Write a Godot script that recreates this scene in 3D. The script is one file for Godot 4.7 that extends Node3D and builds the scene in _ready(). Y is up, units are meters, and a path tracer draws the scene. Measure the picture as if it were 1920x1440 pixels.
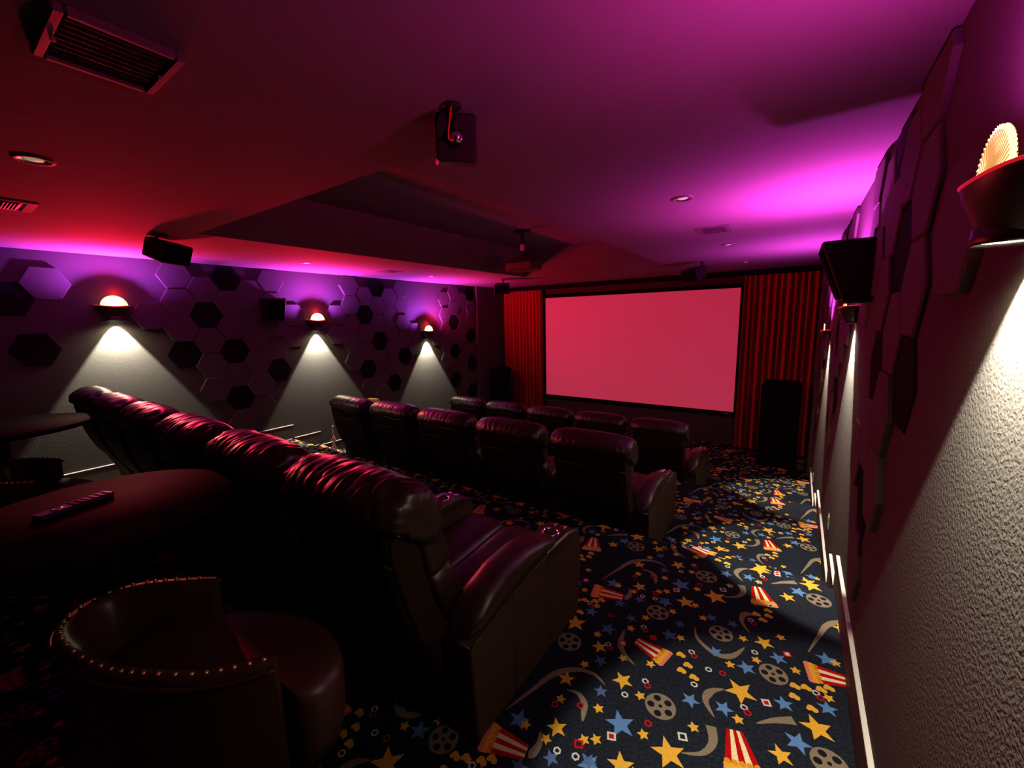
extends Node3D
# Home cinema: y = 0 is the carpet of the front tier, -z runs towards the screen, x to the right.

const XR := 0.322
const XL := -6.40
const ZF := -9.0
const ZB := 1.3
const YA := 0.82        # rear tier
const YB := 0.41        # middle tier
const YC := 0.0         # front tier
const YH := 3.37        # ceiling
const EYE := 2.57
const TILE := 1.134     # repeat of the carpet
var M := {}
var shared := {}

# ------------------------------------------------------------------ mesh helpers
class Geo:
	var v := PackedVector3Array()
	var uv := PackedVector2Array()
	var g := PackedInt32Array()
	func tri(a: Vector3, b: Vector3, c: Vector3, grp := 0, ua := Vector2.ZERO, ub := Vector2.ZERO, uc := Vector2.ZERO) -> void:
		v.append(a); v.append(b); v.append(c)
		uv.append(ua); uv.append(ub); uv.append(uc)
		g.append(grp); g.append(grp); g.append(grp)
	func quad(a: Vector3, b: Vector3, c: Vector3, d: Vector3, grp := 0, ua := Vector2.ZERO, ub := Vector2.ZERO, uc := Vector2.ZERO, ud := Vector2.ZERO) -> void:
		tri(a, b, c, grp, ua, ub, uc); tri(a, c, d, grp, ua, uc, ud)
	func orient(from: int) -> void:      # turn a closed piece so that its faces look outwards
		var s := 0.0
		var o := v[from] if from < v.size() else Vector3.ZERO
		for i in range(from, v.size(), 3):
			s += (v[i] - o).dot((v[i + 1] - o).cross(v[i + 2] - o))
		if s > 0.0:
			for i in range(from, v.size(), 3):
				var t := v[i + 1]; v[i + 1] = v[i + 2]; v[i + 2] = t
				var w := uv[i + 1]; uv[i + 1] = uv[i + 2]; uv[i + 2] = w
	func mesh() -> ArrayMesh:
		var st := SurfaceTool.new()
		st.begin(Mesh.PRIMITIVE_TRIANGLES)
		for i in v.size():
			st.set_smooth_group(g[i] if g[i] >= 0 else 0xFFFFFFFF)
			st.set_uv(uv[i])
			st.add_vertex(v[i])
		st.generate_normals()
		return st.commit()

func loft(q: Geo, rings: Array, closed := true, caps := true, grp := 0, capgrp := -1) -> void:
	var from := q.v.size()
	var n: int = rings[0].size()
	for i in rings.size() - 1:
		var a: PackedVector3Array = rings[i]
		var b: PackedVector3Array = rings[i + 1]
		for j in (n if closed else n - 1):
			var k := (j + 1) % n
			if a[j].is_equal_approx(a[k]):
				q.tri(a[j], b[k], b[j], grp)
			elif b[j].is_equal_approx(b[k]):
				q.tri(a[j], a[k], b[j], grp)
			else:
				q.quad(a[j], a[k], b[k], b[j], grp)
	if caps:
		for e in 2:
			var r: PackedVector3Array = rings[0] if e == 0 else rings[rings.size() - 1]
			var c := Vector3.ZERO
			for p in r: c += p
			c /= n
			if c.distance_to(r[0]) < 0.0005: continue
			for j in n:
				var k := (j + 1) % n
				if e == 0: q.tri(c, r[k], r[j], capgrp)
				else: q.tri(c, r[j], r[k], capgrp)
	if closed: q.orient(from)

# polygon (u, v) pushed along w with chamfered rims; xf turns (u, v, w) into place
func prism(q: Geo, poly: PackedVector2Array, w0: float, w1: float, bev: float, xf: Transform3D, smooth_side := false) -> void:
	var from := q.v.size()
	var n := poly.size()
	var area := 0.0
	for i in n: area += poly[i].cross(poly[(i + 1) % n])
	var sg := 1.0 if area > 0.0 else -1.0
	var ins := PackedVector2Array()
	for i in n:
		var a := (poly[i] - poly[(i + n - 1) % n]).normalized()
		var b := (poly[(i + 1) % n] - poly[i]).normalized()
		var na := Vector2(-a.y, a.x) * sg
		var nb := Vector2(-b.y, b.x) * sg
		var m := (na + nb)
		var l := maxf(m.length_squared(), 0.3)
		ins.append(poly[i] + m * (2.0 / l) * bev)
	var tri := Geometry2D.triangulate_polygon(ins)
	for i in range(0, tri.size(), 3):
		for e in 2:
			var p := []
			for k in 3:
				var t := ins[tri[i + k]]
				p.append(xf * Vector3(t.x, t.y, w0 if e == 0 else w1))
			if (e == 0) == (sg > 0): q.tri(p[0], p[2], p[1], -1)
			else: q.tri(p[0], p[1], p[2], -1)
	var lv := [[ins, w0], [poly, w0 + bev], [poly, w1 - bev], [ins, w1]]
	# the winding of caps above follows the sides below
	for s in 3:
		var pa: PackedVector2Array = lv[s][0]
		var pb: PackedVector2Array = lv[s + 1][0]
		var za: float = lv[s][1]
		var zb: float = lv[s + 1][1]
		for i in n:
			var k := (i + 1) % n
			var A := xf * Vector3(pa[i].x, pa[i].y, za)
			var B := xf * Vector3(pa[k].x, pa[k].y, za)
			var C := xf * Vector3(pb[k].x, pb[k].y, zb)
			var D := xf * Vector3(pb[i].x, pb[i].y, zb)
			var grp := (3 if smooth_side and s == 1 else -1)
			if sg > 0: q.quad(A, B, C, D, grp)
			else: q.quad(D, C, B, A, grp)
	q.orient(from)

func box(q: Geo, c: Vector3, s: Vector3, bev := 0.003, b := Basis.IDENTITY) -> void:
	var h := s * 0.5
	var k := minf(bev, minf(h.x, minf(h.y, h.z)) * 0.45)
	var p := PackedVector2Array([Vector2(-h.x + k, -h.y), Vector2(h.x - k, -h.y), Vector2(h.x, -h.y + k), Vector2(h.x, h.y - k), Vector2(h.x - k, h.y), Vector2(-h.x + k, h.y), Vector2(-h.x, h.y - k), Vector2(-h.x, -h.y + k)])
	prism(q, p, -h.z, h.z, k, Transform3D(b, c))

func lathe(q: Geo, prof: Array, seg: int, xf := Transform3D.IDENTITY, caps := true, arc := TAU, start := 0.0) -> void:
	var rings := []
	for p in prof:
		var r := PackedVector3Array()
		for i in seg:
			var t := start + arc * i / seg
			r.append(xf * Vector3(cos(t) * p.x, p.y, sin(t) * p.x))
		rings.append(r)
	loft(q, rings, true, caps, 0, -1)

func tube(q: Geo, pts: Array, rad, seg := 8, closed := false) -> void:
	var rings := []
	var n := pts.size()
	var up := Vector3.UP
	for i in n + (1 if closed else 0):
		var j := i % n
		var a: Vector3 = pts[(j + n - 1) % n] if (closed or j > 0) else pts[0]
		var b: Vector3 = pts[(j + 1) % n] if (closed or j < n - 1) else pts[n - 1]
		var t := (b - a).normalized()
		if absf(t.dot(up)) > 0.95: up = Vector3.RIGHT if absf(t.x) < 0.8 else Vector3.FORWARD
		var s := t.cross(up).normalized()
		up = s.cross(t).normalized()
		var r := PackedVector3Array()
		var rr: float = rad if rad is float else rad[j]
		for k in seg:
			var w := TAU * k / seg
			r.append(pts[j] + (s * cos(w) + up * sin(w)) * rr)
		rings.append(r)
	loft(q, rings, true, not closed, 0, 0)

func dome(q: Geo, c: Vector3, r: float, axis: Vector3, flat := 0.7) -> void:
	var b := Basis(Quaternion(Vector3.UP, axis.normalized()))
	lathe(q, [Vector2(r, -r * 0.2), Vector2(r, 0), Vector2(r * 0.8, r * 0.5 * flat), Vector2(r * 0.4, r * 0.88 * flat), Vector2(0.0, r * flat)], 8, Transform3D(b, c))

func smooth(pts: Array, per: int, closed := false) -> Array:
	var out := []
	var n := pts.size()
	for i in (n if closed else n - 1):
		var p0 = pts[(i + n - 1) % n] if (closed or i > 0) else pts[0]
		var p1 = pts[i]
		var p2 = pts[(i + 1) % n]
		var p3 = pts[(i + 2) % n] if (closed or i < n - 2) else pts[n - 1]
		for k in per:
			out.append(p1.cubic_interpolate(p2, p0, p3, float(k) / per))
	if not closed: out.append(pts[n - 1])
	return out

# ------------------------------------------------------------------ scene helpers
var used := {}
func numbered(called: String) -> String:
	var n: int = used.get(called, 0)
	used[called] = n + 1
	return called if n == 0 else "%s_%03d" % [called, n]

func put(called: String, q, mat: Material, parent: Node = self, at := Vector3.ZERO) -> MeshInstance3D:
	var o := MeshInstance3D.new()
	o.name = numbered(called) if parent == self else called
	o.mesh = q.mesh() if q is Geo else q
	o.material_override = mat
	o.position = at
	parent.add_child(o, true)
	return o

func tag(o: Node, label: String, category: String, group := "", kind := "") -> void:
	o.set_meta("label", label)
	o.set_meta("category", category)
	if group: o.set_meta("group", group)
	if kind: o.set_meta("kind", kind)

func thing(called: String, at: Vector3, turn := 0.0) -> Node3D:
	var o := Node3D.new()
	o.name = numbered(called)
	o.position = at
	o.rotation.y = turn
	add_child(o, true)
	return o

func structure(o: Node) -> Node:
	o.set_meta("kind", "structure")
	return o

func copy(o: Node3D, label: String, at: Vector3, group: String) -> Node3D:
	var c: Node3D = o.duplicate()
	var base := String(o.name)
	c.name = numbered(base)
	add_child(c, true)
	c.position = at
	c.set_meta("label", label)
	c.set_meta("group", group)
	return c

func lin(r: float, g: float, b: float) -> Color:
	return Color(r, g, b).linear_to_srgb()

func mat(c: Color, rough := 0.6, metal := 0.0) -> StandardMaterial3D:
	var m := StandardMaterial3D.new()
	m.albedo_color = c
	m.roughness = rough
	m.metallic = metal
	return m

func glow(c: Color, e: float) -> StandardMaterial3D:
	var m := mat(Color(0.1, 0.1, 0.1), 0.4)
	m.emission_enabled = true
	m.emission = c
	m.emission_energy_multiplier = e
	return m

func noise_tex(freq: float, octaves: int, seed_: int, type := FastNoiseLite.TYPE_SIMPLEX_SMOOTH, normal := false, bump := 4.0, size := 512, ramp: Gradient = null) -> NoiseTexture2D:
	var n := FastNoiseLite.new()
	n.noise_type = type
	n.frequency = freq
	n.fractal_octaves = octaves
	n.seed = seed_
	var t := NoiseTexture2D.new()
	t.width = size
	t.height = size
	t.seamless = true
	t.noise = n
	t.as_normal_map = normal
	t.bump_strength = bump
	if ramp: t.color_ramp = ramp
	return t

func tri_map(m: StandardMaterial3D, scale: float) -> void:
	m.uv1_triplanar = true
	m.uv1_world_triplanar = true
	m.uv1_scale = Vector3.ONE * scale

# ------------------------------------------------------------------ ready
func _ready() -> void:
	set_camera()
	set_world()
	make_materials()
	build_shell()
	build_front()
	build_hexagons()
	build_sconces()
	build_ceiling_things()
	build_speakers()
	build_recliners()
	build_bar()
	build_small_things()

func set_camera() -> void:
	var cam := Camera3D.new()
	cam.name = "camera"
	cam.transform = Transform3D(Basis(Vector3(0.8232, -0.0213, -0.5674), Vector3(-0.0704, 0.9878, -0.1391), Vector3(0.5634, 0.1545, 0.8116)).orthonormalized(), Vector3(0, EYE, 0))
	cam.fov = rad_to_deg(2.0 * atan(720.0 / 771.0))
	cam.near = 0.02
	cam.far = 60.0
	cam.current = true
	add_child(cam)

func set_world() -> void:
	var w := WorldEnvironment.new()
	w.name = "environment"
	var e := Environment.new()
	e.background_mode = Environment.BG_COLOR
	e.background_color = Color.BLACK
	e.tonemap_mode = Environment.TONE_MAPPER_LINEAR
	e.tonemap_exposure = 1.0
	e.sdfgi_enabled = true
	e.ssao_enabled = true
	e.ssil_enabled = true
	w.environment = e
	add_child(w)

# strength of the lamps (see build_sconces)
const E_DOWN := 12.0
const E_VIOLET := 6.5
const E_RED := 6.0

func make_materials() -> void:
	var wall := mat(lin(0.054, 0.052, 0.050), 0.95)
	wall.metallic_specular = 0.25
	wall.heightmap_enabled = true
	wall.heightmap_texture = noise_tex(0.035, 3, 5)
	wall.heightmap_scale = 0.075
	tri_map(wall, 3.8)
	M.wall = wall
	var ceil := mat(lin(0.115, 0.11, 0.11), 0.9)
	ceil.metallic_specular = 0.25
	ceil.heightmap_enabled = true
	ceil.heightmap_texture = noise_tex(0.012, 3, 9)
	ceil.heightmap_scale = 0.12
	tri_map(ceil, 1.1)
	M.ceil = ceil
	M.pilaster = mat(lin(0.16, 0.155, 0.15), 0.8)
	M.dark_wall = mat(lin(0.022, 0.020, 0.022), 0.9)
	M.panel = mat(lin(0.056, 0.054, 0.052), 0.85)
	M.panel.metallic_specular = 0.3
	M.panel_black = mat(lin(0.008, 0.007, 0.0075), 0.95)
	M.panel_black.metallic_specular = 0.15
	M.trim = mat(lin(0.30, 0.29, 0.27), 0.6)  # pale cap holds the light caught along the baseboard's top edge
	M.board = mat(lin(0.05, 0.048, 0.046), 0.7)  # baseboard face darkened: its shade under grazing light is in the colour
	var carpet := mat(lin(0.5, 0.5, 0.5), 0.95)
	carpet.albedo_texture = ImageTexture.create_from_image(carpet_image())
	carpet.texture_filter = BaseMaterial3D.TEXTURE_FILTER_LINEAR_WITH_MIPMAPS_ANISOTROPIC
	carpet.metallic_specular = 0.15
	M.carpet = carpet
	var lea := mat(lin(0.022, 0.009, 0.0075), 0.40)
	lea.metallic_specular = 0.5
	lea.heightmap_enabled = true
	lea.heightmap_texture = noise_tex(0.06, 2, 21)
	lea.heightmap_scale = 0.05
	tri_map(lea, 5.0)
	M.leather = lea
	var lea2 := mat(lin(0.042, 0.025, 0.014), 0.6)  # lightened for the arm panels: bounce off the lit carpet is in the colour
	lea2.metallic_specular = 0.3
	lea2.heightmap_enabled = true
	lea2.heightmap_texture = lea.heightmap_texture
	lea2.heightmap_scale = 0.03
	tri_map(lea2, 6.0)
	M.vinyl = lea2
	M.wing = mat(lin(0.020, 0.011, 0.007), 0.65)  # darker copy of the arm covering, shade on the wings painted in
	M.wing.metallic_specular = 0.2
	M.back = mat(lin(0.012, 0.007, 0.005), 0.65)  # darkest copy of the arm covering, for chair backs in shade
	M.back.metallic_specular = 0.2
	var sl := mat(lin(0.050, 0.020, 0.014), 0.42)
	sl.heightmap_enabled = true
	sl.heightmap_texture = lea.heightmap_texture
	sl.heightmap_scale = 0.04
	tri_map(sl, 5.0)
	M.stool = sl
	M.black = mat(lin(0.008, 0.008, 0.008), 0.5)
	M.black.metallic_specular = 0.3
	M.black_fabric = mat(lin(0.005, 0.005, 0.005), 0.95)
	M.black_fabric.metallic_specular = 0.1
	M.chrome = mat(lin(0.75, 0.72, 0.75), 0.18, 1.0)
	M.brass = mat(lin(0.8, 0.56, 0.28), 0.42, 1.0)
	M.bronze = mat(lin(0.03, 0.016, 0.013), 0.4, 0.3)
	M.wood = mat(lin(0.010, 0.0035, 0.0025), 0.7)
	M.wood.metallic_specular = 0.1
	M.screen = mat(lin(0.22, 0.22, 0.23), 0.8)
	var red := mat(lin(0.26, 0.018, 0.005), 0.85)
	red.rim_enabled = true
	red.rim = 0.15
	M.curtain = red
	M.white = mat(lin(0.6, 0.43, 0.40), 0.5)
	M.vent = mat(lin(0.13, 0.125, 0.125), 0.6)
	M.vent_dark = mat(lin(0.06, 0.057, 0.057), 0.6)
	M.hollow = mat(lin(0.006, 0.006, 0.006), 0.9)

# ------------------------------------------------------------------ the carpet's printed motifs
var _px: PackedByteArray
const PX := 1440
func fill(poly: PackedVector2Array, col: Color, rough := 1) -> void:
	# poly in metres (x, z), wraps round the tile; each row's ends wander a little, as pile does
	var s := PX / TILE
	var lo := Vector2(1e9, 1e9)
	var hi := Vector2(-1e9, -1e9)
	for p in poly:
		lo = lo.min(p * s); hi = hi.max(p * s)
	var n := poly.size()
	for y in range(int(floor(lo.y)), int(ceil(hi.y)) + 1):
		var xs := []
		for i in n:
			var a := poly[i] * s
			var b := poly[(i + 1) % n] * s
			if (a.y <= y + 0.5) != (b.y <= y + 0.5):
				xs.append(a.x + (y + 0.5 - a.y) / (b.y - a.y) * (b.x - a.x))
		xs.sort()
		var row := posmod(y, PX) * PX
		for k in range(0, xs.size() - 1, 2):
			var x0 := int(xs[k]) + (randi() % (2 * rough + 1)) - rough
			var x1 := int(xs[k + 1]) + (randi() % (2 * rough + 1)) - rough
			for x in range(x0, x1 + 1):
				var o := (row + posmod(x, PX)) * 3
				var j := 0.78 + 0.30 * ((hash(o / 6) & 255) / 255.0)
				_px[o] = mini(255, int(col.r8 * j)); _px[o + 1] = mini(255, int(col.g8 * j)); _px[o + 2] = mini(255, int(col.b8 * j))

func star(x: float, z: float, r: float, col: Color, rot := 0.3, inner := 0.42) -> void:
	var p := PackedVector2Array()
	for i in 10:
		var t := rot + TAU * i / 10.0
		p.append(Vector2(x, z) + Vector2(cos(t), sin(t)) * (r if i % 2 == 0 else r * inner))
	fill(p, col)

func disc(x: float, z: float, r: float, col: Color, n := 20, rot := 0.0) -> void:
	var p := PackedVector2Array()
	for i in n:
		var t := rot + TAU * i / n
		p.append(Vector2(x, z) + Vector2(cos(t), sin(t)) * r)
	fill(p, col)

func crescent(pts: Array, w: float, col: Color, fat_at := 0.5) -> void:
	var c := smooth(pts, 10)
	var n := c.size()
	var l := PackedVector2Array()
	var r := PackedVector2Array()
	for i in n:
		var t := float(i) / (n - 1)
		var a: Vector2 = c[maxi(i - 1, 0)]
		var b: Vector2 = c[mini(i + 1, n - 1)]
		var d := (b - a).normalized()
		var k := (t / fat_at) if t < fat_at else ((1.0 - t) / maxf(1.0 - fat_at, 0.001) if fat_at < 0.99 else 1.0)
		var h := w * 0.5 * clampf(pow(clampf(k, 0, 1), 0.7), 0.04, 1.0)
		l.append(c[i] + Vector2(-d.y, d.x) * h)
		r.append(c[i] - Vector2(-d.y, d.x) * h)
	r.reverse()
	l.append_array(r)
	fill(l, col)

func carton(a: Vector2, b: Vector2, wa: float, wb: float) -> void:
	# a striped popcorn carton: narrow foot at a, popcorn at b
	var red := Color8(190, 8, 16)
	var cream := Color8(252, 232, 182)
	var gold := Color8(240, 178, 58)
	var d := (b - a).normalized()
	var s := Vector2(-d.y, d.x)
	for i in 5:
		var t0 := -0.5 + i / 5.0
		var t1 := t0 + 0.2
		fill(PackedVector2Array([a + s * wa * t0, a + s * wa * t1, b + s * wb * t1, b + s * wb * t0]), red if i % 2 == 0 else cream)
	for k in 6:
		var t := -0.5 + (k + 0.5) / 6.0
		disc(b.x + s.x * wb * t + d.x * 0.014, b.y + s.y * wb * t + d.y * 0.014, wb * 0.135, Color8(238, 130, 112), 12)
	for k in 5:
		var t := -0.40 + k / 5.0
		disc(b.x + s.x * wb * t - d.x * 0.002, b.y + s.y * wb * t - d.y * 0.002, wb * 0.13, gold, 10)
		disc(b.x + s.x * wb * t - d.x * 0.018, b.y + s.y * wb * t - d.y * 0.018, wb * 0.09, Color8(226, 152, 40), 9)

func reel(x: float, z: float, r: float) -> void:
	var taupe := Color8(138, 124, 108)
	disc(x, z, r, taupe, 32)
	for i in 5:
		var t := 0.35 + TAU * i / 5.0
		disc(x + cos(t) * r * 0.62, z + sin(t) * r * 0.62, r * 0.24, Color8(26, 26, 32), 10)
	disc(x, z, r * 0.13, Color8(26, 26, 32), 8)

func ring(x: float, z: float, col: Color, r := 0.017, n := 6) -> void:
	disc(x, z, r, col, n, 0.3)
	disc(x, z, r * 0.55, Color8(30, 36, 56), n, 0.3)

func carpet_image() -> Image:
	seed(77)
	_px = PackedByteArray()
	_px.resize(PX * PX * 3)
	var i := 0
	var tone := FastNoiseLite.new()
	tone.frequency = 0.05
	tone.seed = 3
	for y in PX:
		for x in PX:
			var h := hash(i * 7 + 3)
			var k := 0.62 + 0.62 * ((h & 255) / 255.0) + 0.5 * tone.get_noise_2d(x, y)
			_px[i] = int(31 * k); _px[i + 1] = int(36 * k); _px[i + 2] = int(48 * k)
			i += 3
	var taupe := Color8(140, 124, 104)
	var gold := Color8(238, 182, 62)
	var blue := Color8(96, 140, 200)
	var blue2 := Color8(84, 112, 168)
	var white := Color8(220, 222, 216)
	var red := Color8(196, 18, 30)
	# taupe ribbons
	crescent([Vector2(-0.03, -1.842), Vector2(0.035, -1.90), Vector2(0.105, -1.945)], 0.040, taupe, 1.0)
	crescent([Vector2(-0.169, -1.950), Vector2(-0.218, -1.905), Vector2(-0.232, -1.84), Vector2(-0.185, -1.772)], 0.036, taupe, 0.45)
	crescent([Vector2(-0.27, -1.535), Vector2(-0.20, -1.58), Vector2(-0.172, -1.65), Vector2(-0.190, -1.722)], 0.042, taupe, 1.0)
	crescent([Vector2(-0.365, -2.30), Vector2(-0.335, -2.215), Vector2(-0.24, -2.155), Vector2(-0.165, -2.185), Vector2(-0.116, -2.285)], 0.034, taupe, 0.7)
	crescent([Vector2(-0.974, -1.29), Vector2(-0.925, -1.45), Vector2(-0.880, -1.585), Vector2(-0.80, -1.668), Vector2(-0.715, -1.69), Vector2(-0.645, -1.662)], 0.034, taupe, 0.45)
	crescent([Vector2(-0.79, -1.538), Vector2(-0.735, -1.550), Vector2(-0.688, -1.515), Vector2(-0.660, -1.435)], 0.032, taupe, 0.7)
	crescent([Vector2(-0.690, -2.060), Vector2(-0.680, -1.975), Vector2(-0.645, -1.905), Vector2(-0.566, -1.855)], 0.034, taupe, 0.45)
	crescent([Vector2(-0.792, -2.43), Vector2(-0.768, -2.38), Vector2(-0.775, -2.31)], 0.036, taupe, 0.8)
	crescent([Vector2(-0.060, -2.60), Vector2(-0.14, -2.57), Vector2(-0.150, -2.49), Vector2(-0.105, -2.415)], 0.034, taupe, 0.35)
	# reels and cartons
	reel(0.019, -2.174, 0.062); reel(0.222, -1.812, 0.064); reel(-0.236, -2.325, 0.060); reel(-0.396, -1.697, 0.066); reel(-0.574, -2.303, 0.062)
	carton(Vector2(-0.104, -1.757), Vector2(-0.055, -1.605), 0.062, 0.135)
	carton(Vector2(-0.610, -2.020), Vector2(-0.462, -1.985), 0.056, 0.115)
	carton(Vector2(-0.795, -2.322), Vector2(-0.955, -2.290), 0.066, 0.125)
	# stars
	star(-0.105, -1.977, 0.070, gold, 0.15); star(0.187, -1.958, 0.066, gold, 0.5); star(-0.312, -1.506, 0.070, gold, 0.4)
	star(-0.033, -2.377, 0.050, gold, 0.2); star(0.064, -1.745, 0.046, gold, 0.45); star(-0.585, -1.733, 0.052, gold, 0.1)
	star(-0.818, -1.592, 0.044, gold, 0.6); star(-0.739, -1.349, 0.046, gold, 0.3); star(-0.760, -1.868, 0.044, gold, 0.3); star(-0.456, -1.354, 0.056, gold, 0.5)
	for s in [[-0.095, -2.144, 0.046], [0.119, -1.842, 0.052], [-0.157, -1.842, 0.042], [0.228, -2.094, 0.042], [0.066, -2.015, 0.042], [0.035, -2.299, 0.042], [-0.518, -1.516, 0.066], [-0.29, -1.803, 0.042], [-0.562, -1.288, 0.048], [-0.24, -2.17, 0.038], [-0.896, -1.29, 0.05]]:
		star(s[0], s[1], s[2], blue, s[0] * 9.0)
	for s in [[-0.771, -2.016, 0.050], [-0.72, -1.785, 0.038], [-0.65, -1.62, 0.034], [-0.47, -2.16, 0.046], [-0.44, -2.275, 0.034], [-0.69, -2.17, 0.036], [-0.70, -2.36, 0.036], [-0.79, -2.26, 0.040], [-0.57, -2.43, 0.036], [-0.30, -2.43, 0.036], [-0.19, -2.44, 0.036]]:
		star(s[0], s[1], s[2], blue2, s[0] * 7.0)
	for s in [[-0.097, -1.819], [-0.165, -2.122], [-0.058, -2.225], [0.109, -2.258], [-0.488, -1.699], [-0.579, -1.395], [-0.625, -1.532], [-0.421, -1.525], [-0.251, -1.675], [-0.755, -1.281], [-0.5, -1.905], [-0.63, -1.865], [-0.78, -1.72], [-0.805, -1.945], [-0.79, -1.48], [-0.415, -2.17], [-0.665, -2.09], [-0.62, -2.22], [-0.86, -2.42], [-0.34, -2.40], [-0.13, -2.35], [-0.50, -2.36], [-0.90, -2.16], [-0.40, -2.49], [-0.62, -2.50], [0.04, -2.47]]:
		star(s[0], s[1], 0.026, gold, s[1] * 8.0, 0.5)
	# popped corn
	for s in [[0.103, -2.156], [0.146, -2.174], [0.101, -2.089], [0.167, -2.06], [-0.39, -2.055], [-0.345, -2.005], [-0.365, -1.955], [-0.305, -1.945], [-0.09, -1.475], [-0.03, -1.495], [-0.055, -1.44], [-0.035, -1.545], [-0.93, -2.20], [-0.90, -2.23]]:
		disc(s[0], s[1], 0.015, gold, 8); disc(s[0] + 0.014, s[1] + 0.006, 0.014, gold, 8); disc(s[0] - 0.008, s[1] + 0.011, 0.010, gold, 7)
	# rings and diamonds
	for s in [[-0.069, -2.277], [-0.55, -1.665], [-0.292, -1.9], [-0.693, -1.265], [-0.25, -2.03], [-0.62, -2.42], [-0.02, -1.60]]: ring(s[0], s[1], white)
	for s in [[-0.189, -2.043], [-0.418, -1.585], [-0.70, -1.50], [-0.80, -1.44], [-0.80, -2.13]]: ring(s[0], s[1], red)
	for s in [[-0.074, -1.887], [0.196, -2.151], [-0.484, -1.78], [-0.335, -2.09], [-0.72, -1.90], [-0.10, -2.52], [-0.60, -2.13]]:
		ring(s[0] - 0.008, s[1] - 0.010, white); ring(s[0] + 0.008, s[1] + 0.010, red)
	for s in [[0.0, -1.978, white, red], [0.072, -2.355, red, white], [-0.53, -1.444, white, red], [-0.631, -1.338, red, Color8(30, 36, 56)], [-0.281, -1.607, white, Color8(30, 36, 56)], [-0.54, -2.09, red, red], [-0.665, -1.96, red, white]]:
		disc(s[0], s[1], 0.025, s[2], 4, 0.4); disc(s[0], s[1], 0.014, s[3], 4, 0.4)
	var im := Image.create_from_data(PX, PX, false, Image.FORMAT_RGB8, _px)
	im.generate_mipmaps()
	return im

# ------------------------------------------------------------------ the room
# a strip of carpet: profile of (z, y, length along the pile) run across x
func carpet_strip(q: Geo, prof: Array, x0: float, x1: float) -> void:
	for i in prof.size() - 1:
		var a: Vector3 = prof[i]
		var b: Vector3 = prof[i + 1]
		var ua := Vector2(x0 / TILE, a.z / TILE)
		var ub := Vector2(x1 / TILE, a.z / TILE)
		var uc := Vector2(x1 / TILE, b.z / TILE)
		var ud := Vector2(x0 / TILE, b.z / TILE)
		q.quad(Vector3(x0, a.y, a.x), Vector3(x0, b.y, b.x), Vector3(x1, b.y, b.x), Vector3(x1, a.y, a.x), 0, ua, ud, uc, ub)

func nosing(z: float, y_top: float, y_low: float, shift: float) -> Array:
	var r := 0.03
	var out := []
	for k in 7:
		var t := PI / 2 * k / 6.0
		out.append(Vector3(z + r - sin(t) * r, y_top - r + cos(t) * r, shift + z + r - t * r))
	out.append(Vector3(z, y_low, shift + z - (y_top - y_low)))
	return out

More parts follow.
